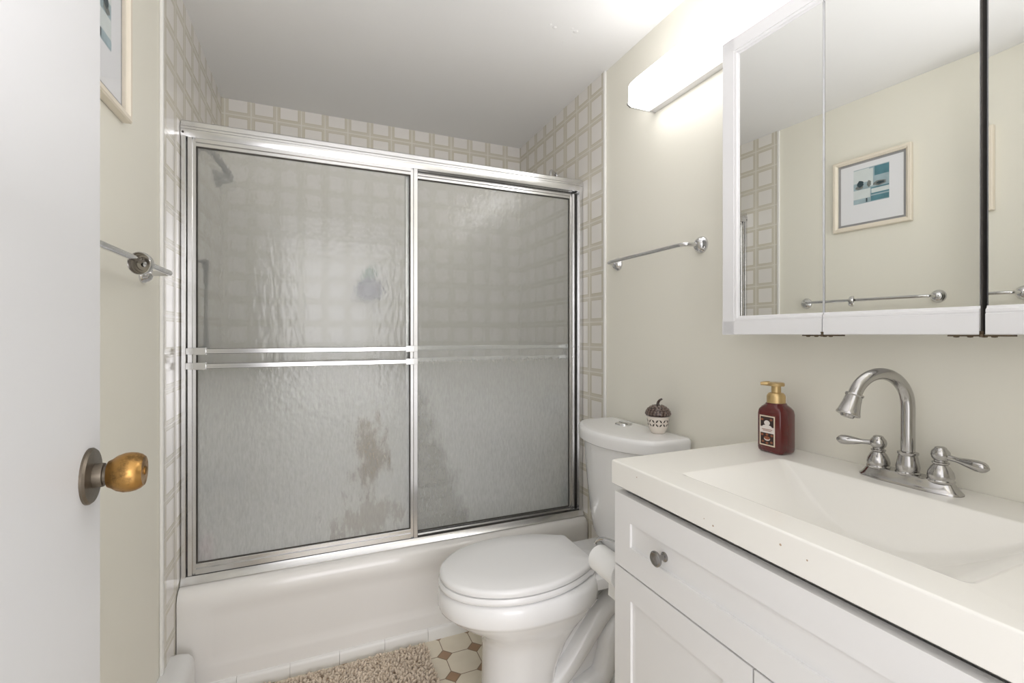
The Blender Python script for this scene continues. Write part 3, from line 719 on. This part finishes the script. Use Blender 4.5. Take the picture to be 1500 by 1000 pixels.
for s, ld in ((1, (-.42, .9, -.02)), (-1, (-.12, -1, -.10))):
    hy = FY+s*.0508
    hb = obj('handle', lathe((FX, hy, CT+.019), (0, 0, 1), [(.020, 0), (.020, .003), (.0185, .005), (.0195, .010), (.0180, .018), (.0135, .027), (.0105, .031), (.0125, .0335), (.0125, .0355), (.0095, .037), (.0095, .0385), (.0130, .043), (.0142, .049), (.0130, .055), (.0095, .0595), (.0085, .061), (.0085, .062), (.006, .0635), (.0005, .064)], 32), 'nickel', fa)
    l0 = Vector((FX, hy, CT+.067)); L = Vector(ld).normalized()
    rr = [(.0, .0055), (.16, .0048), (.3, .0048), (.5, .0075), (.72, .0098), (.88, .0092), (.96, .0062), (1, .0025)]
    def rad(t):
        for (a, ra), (b, rb) in zip(rr, rr[1:]):
            if a <= t <= b: return ra+(rb-ra)*(t-a)/(b-a)
        return rr[-1][1]
    obj('lever', tube([l0+L*(.008+.062*i/16) for i in range(17)], rad, n=18, smooth=False), 'nickel', hb)

# ------------------------------------------------------------------ soap bottle
SX, SY = 1.038, .790
so = thing('soap_bottle', 'dark red foaming soap bottle with gold pump on the sink top', 'soap bottle', (SX, SY, CT))
def chrect(hx, hy, ch, z): 
    return [(SX+x, SY+y, z) for x, y in ((hx, hy-ch), (hx-ch*.3, hy-ch*.3), (hx-ch, hy), (-hx+ch, hy), (-hx+ch*.3, hy-ch*.3), (-hx, hy-ch), (-hx, -hy+ch), (-hx+ch*.3, -hy+ch*.3), (-hx+ch, -hy), (hx-ch, -hy), (hx-ch*.3, -hy+ch*.3), (hx, -hy+ch))]
bm = bmesh.new()
loft(bm, [chrect(.024, .028, .008, CT+.0003), chrect(.0275, .0325, .010, CT+.004), chrect(.0285, .0335, .010, CT+.010), chrect(.0285, .0335, .010, CT+.093), chrect(.0280, .0325, .012, CT+.103), chrect(.0245, .028, .014, CT+.111), chrect(.0205, .022, .013, CT+.116), chrect(.019, .019, .0125, CT+.121)])
obj('body', bm, 'soap', so, angle=28, bevel=.0015)
lx = SX-.0287
lab = obj('label', box(lx-.0004, lx+.0003, SY-.0185, SY+.0225, CT+.017, CT+.090), 'labelcream', so, smooth=False)
def lp(y0, y1, z0, z1, k=1): return box(lx-.0004-.0002*k, lx-.0003, SY+y0, SY+y1, CT+z0, CT+z1)
obj('dark_field', lp(-.0155, .0195, .062, .087), 'labeldark', lab, smooth=False)
obj('dark_field', lp(-.0155, .0195, .020, .048), 'labeldark', lab, smooth=False)
obj('white_band', lp(-.0180, .0220, .048, .063), 'labelwhite', lab, smooth=False)
def disc(y, z, ry, rz, mat, k, nm, n=20):
    bm = bmesh.new(); loft(bm, [[(lx-.0004-.0002*k, SY+y+ry*math.cos(2*PI*i/n), CT+z+rz*math.sin(2*PI*i/n)) for i in range(n)], [(lx-.0003, SY+y+ry*math.cos(2*PI*i/n), CT+z+rz*math.sin(2*PI*i/n)) for i in range(n)]])
    obj(nm, bm, mat, lab, smooth=False)
disc(.002, .0625, .013, .005, 'labelwhite', 1.5, 'white_arch'); disc(.002, .0725, .0078, .0062, 'labelwhite', 2, 'emblem')
disc(.002, .0345, .0082, .0052, 'labelwhite', 2, 'emblem'); disc(.002, .0362, .0080, .0042, 'labelrust', 3, 'fruit_motif')
for (y, z) in ((-.010, .0265), (.013, .0265), (.015, .080), (-.009, .081), (-.011, .043), (.015, .043), (.002, .0445), (.002, .024)): disc(y, z, .0036, .0028, 'labelrust', 2, 'fruit_motif')
bm = bmesh.new()
for r_, (z, a, b) in enumerate(((.0568, -.012, .016), (.0535, -.009, .013))):
    y = a
    while y < b:
        L = random.uniform(.0010, .0019); add_box(bm, lx-.0011, lx-.0003, SY+y, SY+y+L, CT+z-.0007, CT+z+.0007); y += L+.0007
obj('fine_print', bm, 'labelrust', lab, smooth=False)
obj('collar', lathe((SX, SY, CT+.1205), (0, 0, 1), [(.0205, 0), (.0205, .0155), (.0195, .019), (.0165, .0235), (.0125, .025), (.0005, .025)], 40), 'gold', so)
ph = obj('pump', lathe((SX, SY, CT+.145), (0, 0, 1), [(.0105, 0), (.0105, .016), (.0175, .0165), (.0185, .018), (.0185, .0225), (.0165, .025), (.0005, .0262)], 32), 'gold', so)
nd = Vector((-.62, .78, 0)).normalized(); a0 = Vector((SX, SY, CT+.1665))
obj('nozzle', tube([a0+nd*.012, a0+nd*.026, a0+nd*.034+Vector((0, 0, -.001))], lambda t: .0062-.0024*t, n=14), 'gold', ph)

# ------------------------------------------------------------------ tri-view mirror cabinet
mc = thing('mirror_cabinet', 'white framed three door mirror cabinet above the sink', 'mirror', (1.05, .5, 1.16))
MZ0, MZ1, FW = 1.160, 1.911, .047
def mdoor(d, q, s0, s1, left, right, edge=False):
    """q: point of the mirror face, s measured towards +y along t"""
    t = Vector((math.sin(d), math.cos(d), 0)); n = Vector((-math.cos(d), math.sin(d), 0)); q = Vector((q[0], q[1], 0))
    def P(s, o, z): v = q+t*s+n*o; return (v.x, v.y, z)
    bm = bmesh.new()
    def rail(sa, sb, za, zb, axis, flip):
        # cross-section across the bar: outer flat, then bead stepping to the mirror
        W = (zb-za) if axis == 'h' else (sb-sa)
        pr = [(0, -.015), (0, .0045), (.0015, .006), (W*.72, .006), (W*.74, .0045), (W*.80, .0055), (W*.88, .0050), (W*.92, .002), (W, .0008), (W, -.015)]
        pts0, pts1 = [], []
        for wv, o in pr:
            if axis == 'h':
                z = za+wv if not flip else zb-wv
                pts0.append(P(sa, o, z)); pts1.append(P(sb, o, z))
            else:
                s = sb-wv if not flip else sa+wv
                pts0.append(P(s, o, za)); pts1.append(P(s, o, zb))
        loft(bm, [pts0, pts1])
    rail(s0, s1, MZ0, MZ0+FW, 'h', False); rail(s0, s1, MZ1-FW, MZ1, 'h', True)
    for sa in (s0, s1-.0012):
        loft(bm, [[P(sa, -.015, MZ0+.001), P(sa+.0012, -.015, MZ0+.001), P(sa+.0012, -.015, MZ1-.001), P(sa, -.015, MZ1-.001)], [P(sa, -.0035, MZ0+.001), P(sa+.0012, -.0035, MZ0+.001), P(sa+.0012, -.0035, MZ1-.001), P(sa, -.0035, MZ1-.001)]])
    if left: rail(s1-FW, s1, MZ0, MZ1, 'v', False)
    if right: rail(s0, s0+FW, MZ0, MZ1, 'v', True)
    dd = obj('mirror_door', bm, 'mframe', mc, angle=25)
    a = s0+(FW if right else .0015); b = s1-(FW if left else .0015)
    bm = bmesh.new()
    loft(bm, [[P(a, -.004, MZ0+FW-.002), P(b, -.004, MZ0+FW-.002), P(b, -.004, MZ1-FW+.002), P(a, -.004, MZ1-FW+.002)], [P(a, 0, MZ0+FW-.002), P(b, 0, MZ0+FW-.002), P(b, 0, MZ1-FW+.002), P(a, 0, MZ1-FW+.002)]])
    obj('mirror_pane', bm, 'mirror', dd, smooth=False)
    bm = bmesh.new()
    loft(bm, [[P(a-.0005, -.014, MZ0+FW-.006), P(b+.0005, -.014, MZ0+FW-.006), P(b+.0005, -.014, MZ1-FW+.006), P(a-.0005, -.014, MZ1-FW+.006)], [P(a-.0005, -.0042, MZ0+FW-.006), P(b+.0005, -.0042, MZ0+FW-.006), P(b+.0005, -.0042, MZ1-FW+.006), P(a-.0005, -.0042, MZ1-FW+.006)]])
    obj('backing', bm, 'mframe', dd, smooth=False)
    if edge:
        bm = bmesh.new()
        loft(bm, [[P(s0-.0022, -.015, z), P(s0, -.015, z), P(s0, .0008, z), P(s0-.0022, .0008, z)] for z in (MZ0+.0005, MZ1-.0005)])
        obj('gap_shade_strip', bm, 'dark', dd, smooth=False)  # dark strip added so the gap between the doors reads black
    return t, n, q
d12 = math.radians(-2.6)
t, n, q = mdoor(d12, (.987, .641), .0012, .250, True, False)
mdoor(d12, (.987, .641), -.246, -.0007, False, False, True)
mdoor(math.radians(1.9), (.9985, .3885), -.252, -.001, False, True)
bm = bmesh.new()
bq = [(1.005, .863), (1.030, .16), (1.110, .16), (1.110, .863)]
loft(bm, [[(x, y, MZ0+.001) for x, y in bq], [(x, y, MZ1-.004) for x, y in bq]])
obj('cabinet_body', bm, 'mframe', mc, smooth=False)
def hinge(yc):
    x = .987-math.tan(d12)*0+(.641-yc)*math.tan(math.radians(2.6))
    bm = bmesh.new()
    add_box(bm, x-.004, x+.012, yc-.035, yc+.045, MZ0-.003, MZ0-.0002)
    for dy in (-.012, .0, .018, .036): add_lathe(bm, (x+.003, yc+dy, MZ0-.003), (0, 0, -1), [(.0042, 0), (.0035, .0015), (.0005, .002)], 10)
    add_tube(bm, [(x-.006, yc, MZ0-.004), (x-.006, yc, MZ0+.006)], .003, 8, smooth=False)
    obj('hinge', bm, 'brassdark', mc, smooth=False)
hinge(.641); hinge(.392)

# ------------------------------------------------------------------ fluorescent wall light
LY0, LY1 = .12, 1.312
li = thing('vanity_light', 'long white fluorescent wall light above the mirror cabinet', 'light', (1.06, .7, 2.0))
# cross-section (x, z)
dp = [(1.085, 1.956), (1.075, 1.953), (1.005, 1.9505), (.997, 1.9535), (.993, 1.960), (.993, 2.018), (1.000, 2.030), (1.022, 2.052), (1.030, 2.055), (1.085, 2.055)]
bm = bmesh.new(); loft(bm, [[(x, LY0, z) for x, z in dp], [(x, LY1, z) for x, z in dp]]); obj('diffuser', bm, 'diff', li)
bpf = [(1.110, 1.950), (1.083, 1.950), (1.083, 2.062), (1.110, 2.062)]
bm = bmesh.new(); loft(bm, [[(x, LY0-.004, z) for x, z in bpf], [(x, LY1+.004, z) for x, z in bpf]]); obj('back_pan', bm, 'cab', li, smooth=False)
ep = [(1.110, 1.9475), (1.003, 1.9475), (.990, 1.955), (.990, 1.962), (.9935, 1.9625), (.995, 1.9575), (1.004, 1.9515), (1.110, 1.9515)]
for ya, yb in ((LY1-.001, LY1+.006), (LY0-.006, LY0+.001)):
    bm = bmesh.new(); loft(bm, [[(x, ya, z) for x, z in ep], [(x, yb, z) for x, z in ep]]); obj('end_cap', bm, 'alu', li, smooth=False)

# ------------------------------------------------------------------ towel racks
def rack(name, label, wx, s, ya, yb, z, off, r=.0065, tail=.0):
    """U-shaped rod with domed wall mounts; s = +1 when the room lies at +x of the wall"""
    t = thing(name, label, 'towel rack', (wx, (ya+yb)/2, z), 'chrome towel racks')
    X = wx+s*off; g = 1 if yb > ya else -1
    pts = [(wx+s*.004, ya, z), (wx+s*off*.55, ya+g*.004, z), (X-s*.008, ya+g*.012, z), (X, ya+g*.035, z), (X, ya+g*.08, z), (X, (ya+yb)/2, z), (X, yb-g*.08, z), (X, yb-g*.035, z), (X-s*.008, yb-g*.012, z), (wx+s*off*.55, yb-g*.004, z), (wx+s*.004, yb, z)]
    obj('bar', tube(pts, r, n=16, k=6), 'chrome', t)
    for y in (ya, yb):
        obj('mount', lathe((wx, y, z), (s, 0, 0), [(.0265, 0), (.0265, .003), (.0245, .008), (.0225, .0095), (.0205, .0145), (.0150, .0200), (.0085, .0225), (.0005, .0228)], 36), 'chrome', t)
    return t
rack('towel_rack', 'chrome towel rack on the right wall above the toilet', XR, -1, 1.533, 1.10, 1.441, .062)
lr = rack('towel_rack', 'chrome towel rack on the left wall below the framed print', XL, 1, 1.461, .938, 1.318, .066)
# loose wall cup that has slid along the left rod: hollow side to the door
cy, cz = 1.228, 1.317; cxx = XL+.066
ax = Vector((-.35, -.94, -.05)).normalized()
cb_ = Vector((cxx, cy, cz-.004))-ax*.011
fcup = obj('flange_cup', lathe(cb_, ax, [(.0065, 0), (.0145, .001), (.0215, .005), (.0245, .013), (.0250, .019), (.0245, .0205), (.0232, .0205), (.0225, .018)], 40, False, False), 'chrome', lr)
obj('inner_face', lathe(cb_, ax, [(.0226, .0185), (.0212, .013), (.0200, .0128), (.0185, .009), (.0145, .0092), (.0135, .007), (.0065, .006)], 40, False, False), 'oldchrome', fcup)

# ------------------------------------------------------------------ framed print on the left wall
FY0, FY1, FZ0, FZ1 = 1.022, 1.330, 1.648, 1.982
fr = thing('framed_print', 'framed blue bathroom print in a cream frame on the left wall', 'picture', (XL, 1.165, 1.82))
bm = bmesh.new(); x0 = XL+.001
def fbar(pa, pb, qa, qb):
    pass
fwd = .020
prof = [(0, 0), (0, .016), (.003, .019), (.012, .019), (.0165, .015), (fwd, .013), (fwd, 0)]       # (inwards, out of wall)
rings = []
for w_, o in prof:
    rings.append([(x0+o, FY0+w_, FZ0+w_), (x0+o, FY1-w_, FZ0+w_), (x0+o, FY1-w_, FZ1-w_), (x0+o, FY0+w_, FZ1-w_)])
vr = loft(bm, rings, False, False)
obj('frame', bm, 'cream_wood', fr, smooth=False)
obj('outer_mat', box(x0, x0+.005, FY0+.015, FY1-.015, FZ0+.015, FZ1-.015), 'greymat', fr, smooth=False)
obj('mat_board', box(x0+.004, x0+.0062, FY0+.031, FY1-.031, FZ0+.031, FZ1-.031), 'mat', fr, smooth=False)
AY0, AY1, AZ0, AZ1 = 1.105, 1.245, 1.766, 1.926
pic = obj('print', box(x0+.006, x0+.0066, AY0, AY1, AZ0, AZ1), 'blueA', fr, smooth=False)
def pr_(u0, u1, v0, v1, m, k=1, nm='colour_patch'):   # u from the tub side (1) to the door side (0)
    o = obj(nm, box(x0+.0062, x0+.0066+.0002*k, AY1-(AY1-AY0)*u1, AY1-(AY1-AY0)*u0, AZ0+(AZ1-AZ0)*v0, AZ0+(AZ1-AZ0)*v1), m, pic, smooth=False)
pr_(.0, .48, .14, .40, 'blueD'); pr_(.0, .45, .60, .98, 'blueD'); pr_(.6, 1, .72, .98, 'blueB'); pr_(.5, 1, .02, .16, 'blueB'); pr_(.0, .36, .02, .12, 'blueA', 2)
pr_(.36, .40, .02, .13, 'blueC', 2); pr_(.5, 1, .20, .235, 'blueB', 2); pr_(.5, 1, .37, .40, 'blueB', 2); pr_(.52, 1, .24, .36, 'blueD'); pr_(.44, .56, .45, .95, 'print_x' if False else 'blueD', 2)
def pblob(u, v, ru, rv, m, k=3):
    bm = bmesh.new(); cyy = AY1-(AY1-AY0)*u; czz = AZ0+(AZ1-AZ0)*v
    loft(bm, [[(xx, cyy+ru*math.cos(2*PI*i/16)*(1+.15*math.sin(3*i)), czz+rv*math.sin(2*PI*i/16)*(1+.12*math.cos(2*i))) for i in range(16)] for xx in (x0+.0062, x0+.0066+.0002*k)])
    obj('colour_patch', bm, m, pic, smooth=False)
pblob(.20, .57, .013, .015, 'blueC'); pblob(.17, .47, .016, .009, 'blueE', 2); pblob(.74, .49, .025, .011, 'blueE', 2); pblob(.76, .49, .015, .006, 'blueC', 3); pblob(.45, .53, .008, .015, 'blueE', 2.5)
obj('glass_pane', box(x0+.010, x0+.0112, FY0+.018, FY1-.018, FZ0+.018, FZ1-.018), 'clear', fr, smooth=False)

# ------------------------------------------------------------------ toilet paper and holder beside the vanity
tph = thing('toilet_paper_holder', 'chrome paper holder on the side of the vanity', 'paper holder', (.70, VY1, .63))
tpy0, tpy1, tpx, tpz = .922, 1.022, .680, .588
obj('arm', tube([(.705, VY1+.0005, .640), (.70, .93, .640), (.69, 1.01, .630), (tpx, 1.038, .612), (tpx, 1.034, tpz+.005), (tpx, 1.024, tpz), (tpx, .93, tpz)], .0042, n=12), 'chrome', tph)
obj('mount', lathe((.705, VY1+.0003, .640), (0, 1, 0), [(.02, 0), (.019, .004), (.008, .009), (.0005, .009)], 28), 'chrome', tph)
tpr = thing('toilet_paper_roll', 'partly used roll of white toilet paper on the chrome holder', 'toilet paper', (tpx, .97, tpz))
bm = bmesh.new(); add_lathe(bm, (tpx, tpy0, tpz-.010), (0, 1, 0), [(.0185, 0), (.0325, 0), (.0335, .001), (.0335, .099), (.0325, .1), (.0185, .1), (.0185, 0)], 48, False, False)
obj('paper', bm, 'paper', tpr)
bm = bmesh.new(); add_lathe(bm, (tpx, tpy0-.0005, tpz-.010), (0, 1, 0), [(.0162, 0), (.0183, 0), (.0183, .101), (.0162, .101), (.0162, 0)], 36, False, False)
obj('core', bm, 'card', tpr)
bm = bmesh.new()
sh0 = [(tpx+.0338, tpz-.008), (tpx+.0342, tpz-.03), (tpx+.032, tpz-.055), (tpx+.028, tpz-.085), (tpx+.0265, tpz-.112)]
loft(bm, [[(x, y, z) for x, z in sh0]+[(x+.0008, y, z) for x, z in reversed(sh0)] for y in (tpy0+.002, tpy0+.035, tpy1-.035, tpy1-.002)])
obj('loose_sheet', bm, 'paper', tpr)

# ------------------------------------------------------------------ bath mat
RX0, RX1, RY0, RY1 = -.33, .372, 1.12, 1.705
bmat = thing('bath_mat', 'beige shag bath mat on the tiled floor along the tub', 'bath mat', ((RX0+RX1)/2, (RY0+RY1)/2, 0))
obj('backing', box(RX0+.004, RX1-.004, RY0+.004, RY1-.004, .0005, .005), 'card', bmat, smooth=False)
bm = bmesh.new(); rng = random.Random(7)
st_ = .0085; nx = int((RX1-RX0)/st_); ny = int((RY1-RY0)/st_)
for i in range(nx+1):
    for j in range(ny+1):
        x = RX0+i*st_+rng.uniform(-.003, .003); y = RY0+j*st_+rng.uniform(-.003, .003)
        if rng.random() < .04: continue
        h = rng.uniform(.013, .022); lx_, ly_ = rng.uniform(-.008, .008), rng.uniform(-.008, .008); r = rng.uniform(.0042, .0062); a0_ = rng.uniform(0, 2)
        vs = []
        for (rr_, k) in ((r*.8, 0), (r, .45), (r*.75, .85)):
            vs.append([bm.verts.new((x+lx_*k*k+rr_*math.cos(a0_+2*PI*q_/5), y+ly_*k*k+rr_*math.sin(a0_+2*PI*q_/5), .004+h*k)) for q_ in range(5)])
        tip = bm.verts.new((x+lx_, y+ly_, .004+h))
        for A, Bq in zip(vs, vs[1:]):
            for q_ in range(5): bm.faces.new((A[q_], A[(q_+1) % 5], Bq[(q_+1) % 5], Bq[q_]))
        for q_ in range(5): bm.faces.new((vs[-1][q_], vs[-1][(q_+1) % 5], tip))
pile = obj('pile', bm, 'rug', bmat); pile['kind'] = 'stuff'

# ------------------------------------------------------------------ baseboard heater on the left wall
he = thing('baseboard_heater', 'white baseboard heater with rounded end cap at the foot of the left wall', 'heater', (XL+.035, 1.2, 0))
def hring(y, k=1, dz=0):
    pr = [(XL+.001, .0), (XL+.001, .188), (XL+.03, .189), (XL+.052, .184), (XL+.064, .172), (XL+.069, .155), (XL+.069, .0)]
    cx = XL+.034
    return [(cx+(x-cx)*k if x > XL+.01 else x, y, z*(1-(1-k)*.25)) for x, z in pr]
bm = bmesh.new(); loft(bm, [hring(1.555), hring(1.672), hring(1.684, .985), hring(1.692, .93), hring(1.695, .8)]); obj('end_cap', bm, 'heater', he, angle=50)
bm = bmesh.new()
pr = [(XL+.001, .06), (XL+.001, .180), (XL+.018, .181), (XL+.018, .06)]
loft(bm, [[(x, .80, z) for x, z in pr], [(x, 1.557, z) for x, z in pr]]); obj('back_panel', bm, 'heater', he, smooth=False)
bm = bmesh.new()
pr = [(XL+.024, .179), (XL+.046, .178), (XL+.058, .168), (XL+.063, .150), (XL+.063, .03), (XL+.060, .03), (XL+.060, .15), (XL+.055, .165), (XL+.045, .174), (XL+.024, .175)]
loft(bm, [[(x, .80, z) for x, z in pr], [(x, 1.557, z) for x, z in pr]]); obj('front_cover', bm, 'heater', he)
obj('fin_core', box(XL+.017, XL+.058, .80, 1.555, .0, .13), 'dark', he, smooth=False)
